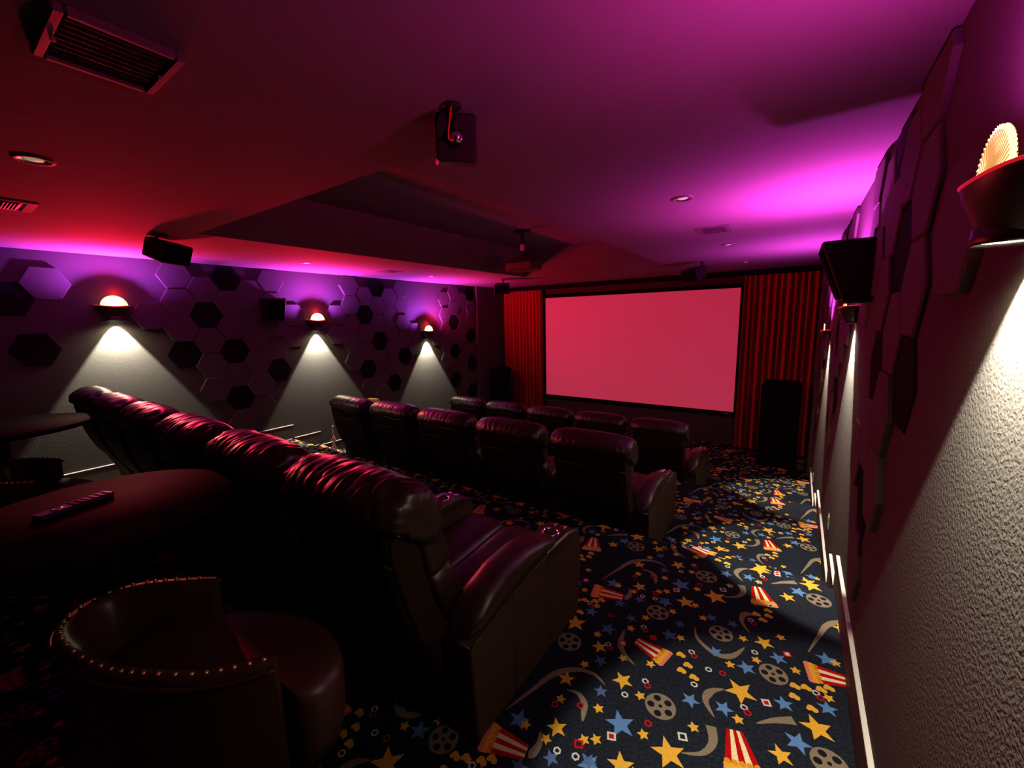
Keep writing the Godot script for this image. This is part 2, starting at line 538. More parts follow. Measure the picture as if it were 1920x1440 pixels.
func build_shell() -> void:
	# floor: three tiers, with a half step in either aisle
	var q := Geo.new()
	var p := [Vector3(ZB, YA, ZB)]
	p.append_array(nosing(-3.15, YA, YB, 0.0))
	p.append(Vector3(-3.151, YB, -3.151 + 0.396))
	p.append_array(nosing(-5.55, YB, YC, 0.396))
	p.append(Vector3(-5.551, YC, -5.551 + 0.63))
	p.append(Vector3(ZF, YC, ZF + 0.63))
	carpet_strip(q, p, XL, XR)
	var fl := put("floor", q, M.carpet)
	structure(fl)
	fl.set_meta("label", "stepped floor in navy carpet printed with stars, film reels and popcorn cartons")
	for s in [[-3.15, YA, YB, 0.396], [-5.55, YB, YC, 0.63]]:
		for x in [[-0.86, XR], [XL, -5.42]]:
			var h := Geo.new()
			var zt: float = s[0]
			var ym: float = (s[1] + s[2]) * 0.5
			var pr := [Vector3(zt, ym, zt + s[3])]
			pr.append_array(nosing(zt - 0.43, ym, s[2], s[3]))
			carpet_strip(h, pr, x[0], x[1])
			for e in [x[0], x[1]]:
				h.quad(Vector3(e, s[2], zt), Vector3(e, ym, zt), Vector3(e, ym, zt - 0.43), Vector3(e, s[2], zt - 0.43), -1, Vector2(0, 0), Vector2(0, 0.2), Vector2(0.4, 0.2), Vector2(0.4, 0))
			put("step", h, M.carpet, fl)
	# a slab under the carpet keeps the room closed
	q = Geo.new()
	box(q, Vector3((XL + XR) / 2, YC - 0.15, (ZF + ZB) / 2), Vector3(XR - XL + 0.6, 0.28, ZB - ZF + 0.6), 0.01)
	put("slab", q, M.hollow, fl)
	# walls
	q = Geo.new(); box(q, Vector3(XR + 0.15, YH / 2 + 0.2, (ZF + ZB) / 2), Vector3(0.3, YH + 1.2, ZB - ZF + 0.6), 0.01)
	box(q, Vector3(XR + 0.1, YH / 2, -8.375), Vector3(0.3, YH, 1.25), 0.004)
	var wr := put("wall_right", q, M.wall); structure(wr)
	wr.set_meta("label", "textured grey right wall with hexagon panels, lit by three sconces")
	q = Geo.new(); box(q, Vector3(XL - 0.15, YH / 2 + 0.2, (ZF + ZB) / 2), Vector3(0.3, YH + 1.2, ZB - ZF + 0.6), 0.01)
	box(q, Vector3(XL - 0.1, YH / 2, -8.375), Vector3(0.3, YH, 1.25), 0.004)
	var wl := put("wall_left", q, M.wall); structure(wl)
	wl.set_meta("label", "textured grey left wall with hexagon panels, lit by three sconces")
	shared.wall_right = wr
	shared.wall_left = wl
	q = Geo.new(); box(q, Vector3((XL + XR) / 2, YH / 2 + 0.2, ZF - 0.15), Vector3(XR - XL + 0.6, YH + 1.2, 0.3), 0.01)
	structure(put("wall_front", q, M.dark_wall))
	q = Geo.new(); box(q, Vector3((XL + XR) / 2, YH / 2 + 0.2, ZB + 0.15), Vector3(XR - XL + 0.6, YH + 1.2, 0.3), 0.01)
	structure(put("wall_back", q, M.dark_wall))
	# ceiling with its tray
	var tx0 := -4.38; var tx1 := -1.79; var tz0 := -1.54; var tz1 := -6.83
	q = Geo.new()
	var x0 := XL - 0.2; var x1 := XR + 0.2; var z0 := ZB + 0.2; var z1 := ZF - 0.2
	for b in [[x0, tx0, z1, z0], [tx1, x1, z1, z0], [tx0, tx1, tz0, z0], [tx0, tx1, z1, tz1]]:
		box(q, Vector3((b[0] + b[1]) / 2, YH + 0.35, (b[2] + b[3]) / 2), Vector3(b[1] - b[0], 0.7, b[3] - b[2]), 0.0015)
	box(q, Vector3((tx0 + tx1) / 2, YH + 0.6, (tz0 + tz1) / 2), Vector3(tx1 - tx0, 0.2, tz0 - tz1), 0.0015)
	var ce := put("ceiling", q, M.ceil); structure(ce)
	ce.set_meta("label", "painted ceiling with a long recessed tray, washed red and magenta")
	# baseboards follow the steps
	for side in [["baseboard_right", XR, -1.0], ["baseboard_left", XL, 1.0]]:
		var root := thing(side[0], Vector3(side[1], 0, 0))
		structure(root)
		var sx: float = side[2]
		for s in [[ZB, -3.19, YA, 0.205, 0.0], [-3.19, -3.62, YA - 0.205, 0.20, 0.0], [-3.62, -5.60, YB, 0.175, 0.0], [-5.60, -6.03, YB - 0.205, 0.18, 0.0], [-6.03, -7.74, YC, 0.175, 0.0]]:
			var g := Geo.new()
			var h: float = s[3]
			var pr := PackedVector2Array([Vector2(0, -0.2), Vector2(0.016, -0.2), Vector2(0.016, h - 0.010), Vector2(0, h - 0.010)])
			prism(g, pr, s[1], s[0], 0.001, Transform3D(Basis(Vector3(sx, 0, 0), Vector3.UP, Vector3.BACK), Vector3(0, s[2], 0)))
			put("board", g, M.board, root)
			g = Geo.new()
			prism(g, PackedVector2Array([Vector2(0, h - 0.010), Vector2(0.018, h - 0.010), Vector2(0.018, h - 0.002), Vector2(0.015, h), Vector2(0, h)]), s[1], s[0], 0.001, Transform3D(Basis(Vector3(sx, 0, 0), Vector3.UP, Vector3.BACK), Vector3(0, s[2], 0)))
			put("cap", g, M.trim, root)

# ------------------------------------------------------------------ screen wall
func build_front() -> void:
	var s := thing("projection_screen", Vector3(-3.035, 0, -8.93))
	tag(s, "wide blank projection screen in a black frame on the front wall", "screen")
	var w := 4.21; var y0 := 0.69; var y1 := 3.07
	var q := Geo.new()
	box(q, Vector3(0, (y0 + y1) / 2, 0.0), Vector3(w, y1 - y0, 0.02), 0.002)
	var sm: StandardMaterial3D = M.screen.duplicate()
	sm.emission_enabled = true  # glow added to the blank cloth; the room lamps alone leave it dim
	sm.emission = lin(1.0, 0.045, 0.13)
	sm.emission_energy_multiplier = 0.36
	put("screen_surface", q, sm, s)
	for f in [[0, y1 + 0.035, w + 0.14, 0.07], [0, y0 - 0.035, w + 0.14, 0.07], [-w / 2 - 0.035, (y0 + y1) / 2, 0.07, y1 - y0], [w / 2 + 0.035, (y0 + y1) / 2, 0.07, y1 - y0]]:
		q = Geo.new()
		box(q, Vector3(f[0], f[1], 0.012), Vector3(f[2], f[3], 0.05), 0.006)
		put("frame_bar", q, M.black_fabric, s)
	q = Geo.new()
	box(q, Vector3(w / 2 - 0.12, y0 - 0.035, 0.04), Vector3(0.05, 0.014, 0.004), 0.001)
	put("badge", q, M.white, s)
	var al := AreaLight3D.new()  # added lamp, matches the glow put into the screen cloth
	al.name = "added_screen_light"
	al.area_size = Vector2(w, y1 - y0)
	al.position = Vector3(0, (y0 + y1) / 2, 0.04)
	al.rotation.y = PI
	al.light_color = lin(1.0, 0.045, 0.13)
	al.light_energy = 0.02
	al.shadow_enabled = true
	s.add_child(al)
	# stage front: a low black bass cabinet runs under the screen in the dark
	var cur := [["curtain", -6.34, -5.22, 3.34, "narrow red velvet curtain left of the projection screen"], ["curtain", -0.87, 0.255, 3.31, "wide red velvet curtain right of the projection screen"]]
	for c in cur:
		q = Geo.new()
		var rings := []
		var n := 150
		var fn := FastNoiseLite.new()
		fn.seed = 4; fn.frequency = 1.0
		for r in 13:
			var t := r / 12.0
			var ring := PackedVector3Array()
			for i in n + 1:
				var u := float(i) / n
				var x := lerpf(c[1], c[2], u)
				var a := (0.030 + 0.022 * t)
				var ph := x * 62.0 + 3.0 * fn.get_noise_1d(x * 2.2)
				var zz := sin(ph) * a + 0.012 * sin(ph * 0.5 + 1.0) * t + 0.01 * fn.get_noise_2d(x * 6.0, t * 2.0)
				ring.append(Vector3(x + 0.010 * sin(ph * 0.5) * t, lerpf(c[3], 0.03, t), zz))
			for i in n + 1:
				var k := ring[n - i]
				ring.append(k + Vector3(0, 0, -0.012))
			rings.append(ring)
		loft(q, rings, true, true, 0, -1)
		var o := put(c[0], q, M.curtain, self, Vector3(0, 0, -8.86))
		tag(o, c[4], "curtain", "", "")
	q = Geo.new()
	box(q, Vector3((XL + XR) / 2, 3.315, -8.78), Vector3(XR - XL - 0.1, 0.09, 0.05), 0.004)
	structure(put("trim_1", q, M.black_fabric))

# ------------------------------------------------------------------ hexagon wall panels
func hexagon(a: float, y_clip: float, cy: float) -> PackedVector2Array:
	var p := PackedVector2Array()
	for i in 6:
		var t := TAU * i / 6.0
		var v := Vector2(cos(t) * a, sin(t) * a)
		p.append(v)
	if cy + a * 0.866 > y_clip:
		var clip := Geometry2D.intersect_polygons(p, PackedVector2Array([Vector2(-1, -1), Vector2(1, -1), Vector2(1, y_clip - cy), Vector2(-1, y_clip - cy)]))
		if clip.size(): return clip[0]
	return p

func build_hexagons() -> void:
	var cols := []
	for k in 7: cols.append([-1.656 - 0.2835 * k, 0.467 if k % 2 == 0 else 0.63, 0])
	for k in 8: cols.append([-3.79 - 0.2835 * k, 0.31 if k % 2 == 0 else 0.47, 1])
	for k in 5: cols.append([-6.40 - 0.285 * k, 0.30 if k % 2 == 0 else 0.46, 2])
	var dark := [[-2.22, 0.15], [-1.94, -0.336], [-2.505, -0.342], [-2.505, -0.995], [-2.505, 0.63], [-3.07, -0.67], [-4.64, 0.145], [-4.92, -0.35], [-4.62, -0.83], [-5.47, -0.68], [-5.19, -1.16], [-4.92, 0.62], [-6.97, -0.026], [-7.54, 0.624], [-7.54, -0.354], [-6.97, -0.68], [-7.53, -1.0], [-6.97, -1.33], [-7.54, -1.65], [-0.7, -0.2], [-0.58, 0.31]]
	var soft := [[-5.237, 0.734], [-6.68, 0.46], [-7.26, 0.14], [-3.36, -0.15], [-3.09, -0.29], [-4.06, -0.49], [-4.34, -0.014], [-1.94, -0.66], [-2.79, 0.47]]
	seed(41)
	for side in 2:
		var wall: Node3D = shared.wall_left if side == 0 else shared.wall_right
		var xw := XL if side == 0 else XR
		var sx := 1.0 if side == 0 else -1.0
		var scz: Array = [-1.33, -3.71, -6.10] if side == 0 else [-1.12, -3.71, -6.10]
		var scy := [0.16, -0.03, -0.28]
		var cells := []
		for c in cols:
			for j in 9:
				var y: float = c[1] + 0.326 - 0.3265 * j + (0.0 if side == 0 else 0.10)
				cells.append([c[0] - (0.0 if side == 0 else 0.01), y])
		if side == 0: cells.append_array([[-0.85, 0.47], [-0.70, -0.2], [-0.58, 0.31]])
		if side == 1: cells.append([-1.50, 0.20, 1])
		for c in cells:
			var z: float = c[0]
			var y: float = c[1]
			if y > 0.74 or y < -1.25 - 0.16 * (-z - 1.5) / 2.0: continue
			var free := true
			for k in 3:
				var dz := absf(z - scz[k])
				var dy: float = scy[k] - y
				if dy > -0.12 and dz < maxf(0.62 * dy, 0.0) + (0.17 if side == 0 else 0.34): free = false
				if dy <= -0.12 and dz < 0.24 + 0.35 * clampf(-dy, 0, 0.5): free = false
			if side == 1 and z > -1.8: free = false
			if side == 1 and absf(z + 1.12) < maxf(0.72 * (0.2 - y), 0.0) + 0.30: free = false
			if side == 1 and c.size() > 2: free = true
			if not free: continue
			var kind := 0
			for d in dark:
				if absf(d[0] - z) < 0.12 and absf(d[1] - y + (0.0 if side == 0 else 0.10)) < 0.12: kind = 2
			for d in soft:
				if kind == 0 and absf(d[0] - z) < 0.12 and absf(d[1] - y) < 0.13: kind = 1
			var th := 0.022 + 0.007 * float(randi() % 3)
			if kind == 1: th = 0.015
			if kind == 2: th = 0.010
			if side == 1: th *= 0.7
			var g := Geo.new()
			var poly := hexagon(0.187, YH - 0.012, y + EYE)
			# local (u, v) = (z, y); extruded towards the room
			prism(g, poly, -0.005, th, 0.006, Transform3D(Basis(Vector3(0, 0, 1), Vector3.UP, Vector3(sx, 0, 0)), Vector3.ZERO))
			put("hexagon_panel", g, M.panel_black if kind == 2 else M.panel, wall, Vector3(xw, y + EYE, z))

# ------------------------------------------------------------------ wall sconces
func spot(parent: Node3D, called: String, at: Vector3, dir: Vector3, angle: float, soft: float, col: Color, e: float, size: float) -> void:
	var l := SpotLight3D.new()
	l.name = called
	l.position = at
	l.basis = Basis.looking_at(dir.normalized(), Vector3(0.01, 0.02, 1).normalized())
	l.spot_angle = angle
	l.spot_angle_attenuation = soft
	l.spot_range = 14.0
	l.spot_attenuation = 2.0
	l.light_color = col
	l.light_energy = e
	l.light_size = size
	l.shadow_enabled = true
	parent.add_child(l, true)

func build_sconces() -> void:
	var lab := [["bronze fan sconce nearest the bar tables on the left wall", "bronze fan sconce in the middle of the left wall", "bronze fan sconce nearest the screen on the left wall"], ["large bronze fan sconce closest to the camera on the right wall", "bronze fan sconce on the right wall just beyond the wedge speaker", "bronze fan sconce nearest the screen on the right wall"]]
	var zs := [[-1.33, -3.70, -6.10], [-1.08, -3.68, -6.15]]
	var ys := [[0.235, 0.045, -0.205], [0.212, 0.03, -0.215]]
	var violet := [[1.7, 2.1, 2.1], [0.19, 1.7, 1.2]]
	var warm := [[1.5, 1.8, 2.1], [0.22, 0.5, 0.12]]
	var down := [[1.2, 1.2, 1.2], [0.70, 1.05, 1.05]]
	var spill := [[0.10, 0.08, 0.08], [0.042, 0.075, 0.08]]
	# shared shapes, made for a wall at x = 0 with the room towards +x
	var bowl := Geo.new()
	var rings := []
	for r in 9:
		var t := r / 8.0
		var y := -0.095 * t - 0.02 * t * t
		var wz := lerpf(0.132, 0.052, pow(t, 1.5))
		var wx := lerpf(0.128, 0.088, pow(t, 1.5))
		var ring := PackedVector3Array()
		for k in 25:
			var a := -PI / 2 + PI * k / 24.0
			ring.append(Vector3(pow(maxf(cos(a), 0.0), 0.6) * wx, y + 0.018 * pow(absf(sin(a)), 2.0) * (1.0 - t), sin(a) * wz))
		for k in 25:
			var a := PI / 2 - PI * k / 24.0
			ring.append(Vector3(pow(maxf(cos(a), 0.0), 0.6) * (wx - 0.006), y + 0.018 * pow(absf(sin(a)), 2.0) * (1.0 - t), sin(a) * (wz - 0.006)))
		rings.append(ring)
	loft(bowl, rings, true, true, 0, -1)
	var plate := Geo.new()
	box(plate, Vector3(0.006, -0.05, 0), Vector3(0.012, 0.16, 0.11), 0.004)
	var rim := Geo.new()
	var rp := []
	for k in 25:
		var a := -PI / 2 + PI * k / 24.0
		rp.append(Vector3(pow(maxf(cos(a), 0.0), 0.6) * 0.127 + 0.001, 0.018 * pow(absf(sin(a)), 2.0) + 0.002, sin(a) * 0.131))
	tube(rim, rp, 0.004, 8)
	# fan: a pleated half disc of frosted glass that stands in the bowl
	var fan := Geo.new()
	var ribs := 26
	var fr := []
	for s in 2:
		var layer := []
		for k in ribs * 4 + 1:
			var a := 0.04 + (PI - 0.08) * k / (ribs * 4.0)
			var ripple := sin(TAU * k / 4.0)
			var rad := 0.103 + 0.0024 * ripple
			layer.append([a, ripple, rad])
		fr.append(layer)
	var rr := []
	for j in 7:
		var f := j / 6.0
		var ring := PackedVector3Array()
		for e in fr[0]:
			var a: float = e[0]
			ring.append(Vector3(0.088 + e[1] * 0.002 * f - 0.002 * f * f + 0.002, sin(a) * e[2] * f * 1.02 + 0.006, cos(a) * e[2] * f))
		for i in fr[0].size():
			var e = fr[0][fr[0].size() - 1 - i]
			var a: float = e[0]
			ring.append(Vector3(0.083 + e[1] * 0.002 * f - 0.002 * f * f, sin(a) * e[2] * f * 1.02 + 0.006, cos(a) * e[2] * f))
		rr.append(ring)
	loft(fan, rr, true, true, 0, 0)
	var ribs_q := Geo.new()
	for k in ribs:
		var a := 0.04 + (PI - 0.08) * (k * 4.0 + 3.0) / (ribs * 4.0)
		for d in [0.0915, 0.0815]:
			tube(ribs_q, [Vector3(d, sin(a) * 0.03, cos(a) * 0.03), Vector3(d - 0.002, sin(a) * 0.103, cos(a) * 0.101)], [0.0005, 0.0016], 5)
	var mesh_ribs := ribs_q.mesh()
	var lens := Geo.new()
	lathe(lens, [Vector2(0.0, 0.0), Vector2(0.042, 0.0), Vector2(0.046, 0.004), Vector2(0.046, 0.012), Vector2(0.0, 0.012)], 24, Transform3D(Basis.IDENTITY, Vector3(0.05, -0.122, 0)))
	var collar := Geo.new()
	lathe(collar, [Vector2(0.047, -0.004), Vector2(0.054, -0.006), Vector2(0.056, 0.0), Vector2(0.054, 0.03), Vector2(0.047, 0.03)], 24, Transform3D(Basis.IDENTITY, Vector3(0.05, -0.122, 0)), false)
	var led := Geo.new()
	box(led, Vector3(0.035, -0.03, 0), Vector3(0.03, 0.012, 0.07), 0.003)
	var mesh_bowl := bowl.mesh(); var mesh_plate := plate.mesh(); var mesh_rim := rim.mesh(); var mesh_fan := fan.mesh()
	var mesh_lens := lens.mesh(); var mesh_collar := collar.mesh(); var mesh_led := led.mesh()
	var m_fan := glow(lin(1.0, 0.72, 0.32), 2.1)
	m_fan.albedo_color = lin(0.01, 0.008, 0.006)
	m_fan.metallic_specular = 0.1
	var m_rib := glow(lin(1.0, 0.40, 0.10), 0.8)  # darker orange stands for the shading between the pleats
	m_rib.albedo_color = lin(0.01, 0.008, 0.006)
	var m_rim := glow(lin(1.0, 0.01, 0.03), 0.55)  # red glow put on the bowl's lip as part of the halo
	var m_lens := glow(lin(1.0, 0.93, 0.68), 6.0)
	var m_led := glow(lin(0.75, 0.12, 1.0), 1.5)
	for side in 2:
		for i in 3:
			var x := XL if side == 0 else XR
			var o := thing("wall_sconce", Vector3(x, EYE + ys[side][i], zs[side][i]), 0.0 if side == 0 else PI)
			o.scale = Vector3.ONE * (1.12 if side == 0 else 0.8)
			tag(o, lab[side][i], "sconce", "fan sconces on the side walls")
			put("back_plate", mesh_plate, M.bronze, o)
			put("bowl", mesh_bowl, M.bronze, o)
			put("rim", mesh_rim, m_rim, o)
			put("fan_shade", mesh_fan, m_fan, o)
			put("ribs", mesh_ribs, m_rib, o)
			put("lens", mesh_lens, m_lens, o)
			put("collar", mesh_collar, M.bronze, o)
			put("led_strip", mesh_led, m_led, o)
			var down_dir := Vector3(-0.10, -1, 0)
			spot(o, "down_light", Vector3(0.062 if side == 0 or i > 0 else 0.044, -0.130, 0), down_dir + (Vector3(0, 0, 0.07) if side == 1 and i == 0 else Vector3.ZERO), 34.0 if not (side == 1 and i == 0) else 36.0, 0.14, lin(1.0, 0.90, 0.68), E_DOWN * down[side][i], 0.02)
			spot(o, "spill_light", Vector3(0.062, -0.132, 0), Vector3(0.5, -1, 0), 84.0, 1.0, lin(1.0, 0.80, 0.5), E_DOWN * spill[side][i], 0.03)
			# a violet lamp at the bowl's lip, in front of the fan: the pleats shade the wall behind, the rest washes wall and ceiling
			spot(o, "violet_light", Vector3(0.118, 0.018, 0) if side == 0 else Vector3(0.122, 0.075, 0), Vector3(-0.30 if side == 0 else (0.18 if i == 0 else 0.05), 1, 0), 86.0 if side == 0 else 77.0, 1.0, lin(0.62, 0.06, 1.0) if side == 0 else lin(1.0, 0.065, 0.95), E_VIOLET * violet[side][i], 0.012)
			# the red glass throws its colour into the room
			spot(o, "red_light", Vector3(0.125, 0.05, 0), Vector3(1.0, 0.9, -0.8 if i == 2 else 0.0) if side == 0 else Vector3(0.5, 1, 0), 84.0, 1.0, lin(1.0, 0.004, 0.035) if side == 0 else lin(1.0, 0.006, 0.15), E_RED * warm[side][i], 0.05)
			var l := OmniLight3D.new()  # added lamp above the fan, makes a red halo on the wall
			l.name = "added_halo_light"
			l.position = Vector3(0.05, 0.135, -0.03 if side == 0 else 0.0)
			l.light_color = lin(1.0, 0.005, 0.012)
			l.light_energy = 0.06 if side == 0 else 0.03
			l.light_size = 0.03
			l.omni_range = 8.0
			l.omni_attenuation = 2.0
			l.shadow_enabled = true
			o.add_child(l, true)

# ------------------------------------------------------------------ things on the ceiling
func build_ceiling_things() -> void:
	# recessed downlights; each bulb is given a faint yellow glow
	var ring := Geo.new()
	lathe(ring, [Vector2(0.050, 0.0), Vector2(0.056, -0.007), Vector2(0.070, -0.006), Vector2(0.074, 0.0)], 32, Transform3D.IDENTITY, false)
	var can := Geo.new()
	lathe(can, [Vector2(0.053, -0.004), Vector2(0.040, -0.001), Vector2(0.036, -0.0005)], 32, Transform3D.IDENTITY, false)
	var bulb := Geo.new()
	lathe(bulb, [Vector2(0.0, -0.006), Vector2(0.020, -0.005), Vector2(0.034, -0.001), Vector2(0.034, 0.0)], 24)
	var mr := ring.mesh(); var mc := can.mesh(); var mb := bulb.mesh()
	var frost := glow(lin(1.0, 0.95, 0.45), 0.22)
	frost.albedo_color = lin(0.5, 0.5, 0.4)
	var dl := [[-3.045, -0.445, "recessed ceiling downlight nearest the camera, above the bar tables"], [-0.72, -3.145, "recessed ceiling downlight above the right aisle, nearest of its row"], [-0.73, -5.47, "recessed ceiling downlight above the right aisle beyond the slot vent"], [-0.735, -7.40, "recessed ceiling downlight above the right aisle by the screen"], [-5.40, -3.10, "recessed ceiling downlight on the left above the middle sconce"], [-5.45, -5.40, "recessed ceiling downlight on the left beyond the slot vent"]]
	for d in dl:
		var o := thing("ceiling_downlight", Vector3(d[0], YH, d[1]))
		tag(o, d[2], "downlight", "recessed downlights in the ceiling")
		put("trim_ring", mr, M.vent_dark, o)
		put("reflector", mc, M.chrome, o)
		put("bulb", mb, frost, o)
	# air vents
	var vents := [[-0.72, -4.45, 0.29, 0.36, "slot air vent in the ceiling above the right aisle"], [-5.44, -4.47, 0.29, 0.30, "slot air vent in the ceiling beside the left wall"], [-4.22, -0.48, 0.33, 0.20, "dark ceiling vent at the left picture edge by the bar tables"]]
	for v in vents:
		var o := thing("ceiling_vent", Vector3(v[0], YH, v[1]))
		tag(o, v[4], "vent", "slot vents in the ceiling")
		var w: float = v[2]; var d: float = v[3]
		var q := Geo.new()
		box(q, Vector3(0, -0.001, 0), Vector3(w - 0.02, 0.004, d - 0.02), 0.001)
		put("backing", q, M.hollow, o)
		for f in [[0, -d / 2 + 0.025, w, 0.05], [0, d / 2 - 0.025, w, 0.05], [-w / 2 + 0.025, 0, 0.05, d - 0.1], [w / 2 - 0.025, 0, 0.05, d - 0.1]]:
			q = Geo.new()
			box(q, Vector3(f[0], -0.004, f[1]), Vector3(f[2], 0.01, f[3]), 0.003)
			put("frame_bar", q, M.vent_dark, o)
		var n := 5
		for k in n:
			q = Geo.new()
			var z := -d / 2 + 0.07 + (d - 0.14) * k / (n - 1.0)
			box(q, Vector3(0, -0.006, z), Vector3(w - 0.1, 0.003, 0.035), 0.001, Basis(Vector3.RIGHT, 0.6))
			put("slat", q, M.black if v[0] < -4.0 and v[0] > -5.0 else M.vent, o)
	# large return grille near the camera, hinged black grille in a deep frame
	var o := thing("return_grille", Vector3(-1.705, YH, -0.44))
	tag(o, "large black return air grille in a raised ceiling frame, top left", "vent")
	var q := Geo.new()
	for f in [[0, -0.125, 0.30, 0.025], [0, 0.125, 0.30, 0.025], [-0.142, 0, 0.022, 0.225], [0.142, 0, 0.022, 0.225]]:
		q = Geo.new()
		box(q, Vector3(f[0], -0.012, f[1]), Vector3(f[2], 0.026, f[3]), 0.005)
		put("frame_bar", q, M.vent_dark, o)
	q = Geo.new()
	box(q, Vector3(0, -0.002, 0), Vector3(0.26, 0.004, 0.225), 0.001)
	put("backing", q, M.hollow, o)
	for k in 9:
		q = Geo.new()
		box(q, Vector3(-0.115 + 0.02875 * k, -0.012, 0), Vector3(0.02, 0.003, 0.215), 0.001, Basis(Vector3.BACK, 0.7))
		put("slat", q, M.black, o)
	for z in [-0.114, 0.114]:
		q = Geo.new()
		box(q, Vector3(0.0, -0.027, z), Vector3(0.014, 0.012, 0.012), 0.003)
		put("latch", q, M.vent, o)
	# projector on its pole in the tray
	o = thing("projector", Vector3(-3.47, YH, -5.35))
	tag(o, "dark ceiling projector hanging on a pole from the tray", "projector")
	q = Geo.new(); lathe(q, [Vector2(0.0, 0.5), Vector2(0.11, 0.5), Vector2(0.11, 0.475), Vector2(0.03, 0.455), Vector2(0.0, 0.455)], 24)
	put("ceiling_plate", q, M.black, o)
	q = Geo.new(); lathe(q, [Vector2(0.026, 0.47), Vector2(0.026, 0.13)], 16); put("pole", q, M.black, o)
	q = Geo.new(); lathe(q, [Vector2(0.029, 0.30), Vector2(0.029, 0.21)], 16); put("pole_sleeve", q, M.white, o)
	q = Geo.new(); box(q, Vector3(0.02, 0.12, 0), Vector3(0.14, 0.03, 0.14), 0.006); put("bracket", q, M.black, o)
	for s in [[-1, -1], [1, -1], [-1, 1], [1, 1]]:
		q = Geo.new(); tube(q, [Vector3(0.02 + 0.06 * s[0], 0.12, 0.06 * s[1]), Vector3(0.02 + 0.15 * s[0], 0.05, 0.12 * s[1])], 0.011, 6); put("bracket_arm", q, M.black, o)
	q = Geo.new()
	var pr := PackedVector2Array()
	for c in [[0.20, 0.13, 0.0], [-0.20, 0.13, PI / 2], [-0.20, -0.13, PI], [0.20, -0.13, PI * 1.5]]:
		for k in 5: pr.append(Vector2(c[0], c[1]) + Vector2(cos(c[2] + PI / 2 * k / 4.0), sin(c[2] + PI / 2 * k / 4.0)) * 0.03)
	prism(q, pr, -0.07, 0.06, 0.02, Transform3D(Basis(Vector3.RIGHT, Vector3.BACK, Vector3.DOWN), Vector3(0.02, -0.02, 0)))
	put("body", q, mat(lin(0.03, 0.024, 0.024), 0.45), o)
	q = Geo.new(); lathe(q, [Vector2(0.055, 0.0), Vector2(0.055, 0.05), Vector2(0.045, 0.055), Vector2(0.040, 0.03), Vector2(0.0, 0.025)], 24, Transform3D(Basis(Vector3.RIGHT, -PI / 2), Vector3(0.02, -0.02, -0.155)))
	put("lens", q, M.black, o)
	# four small speakers on ceiling arms
	speaker_on_arm(Vector3(-1.13, YH, -1.27), Vector3(0.0, -0.105, -0.02), 0.75, "black speaker on a ceiling arm with a wire, nearest the camera", true)
	speaker_on_arm(Vector3(-4.85, YH, -1.36), Vector3(-0.03, -0.075, 0.0), -1.0, "black speaker on a ceiling arm left of the tray corner", false)
	speaker_on_arm(Vector3(-1.27, YH, -6.95), Vector3(0.0, -0.13, 0.03), 2.5, "black speaker on a ceiling arm before the right curtain", false)
	speaker_on_arm(Vector3(-4.98, YH, -6.95), Vector3(0.0, -0.13, 0.03), -2.6, "black speaker on a ceiling arm before the left curtain", false)

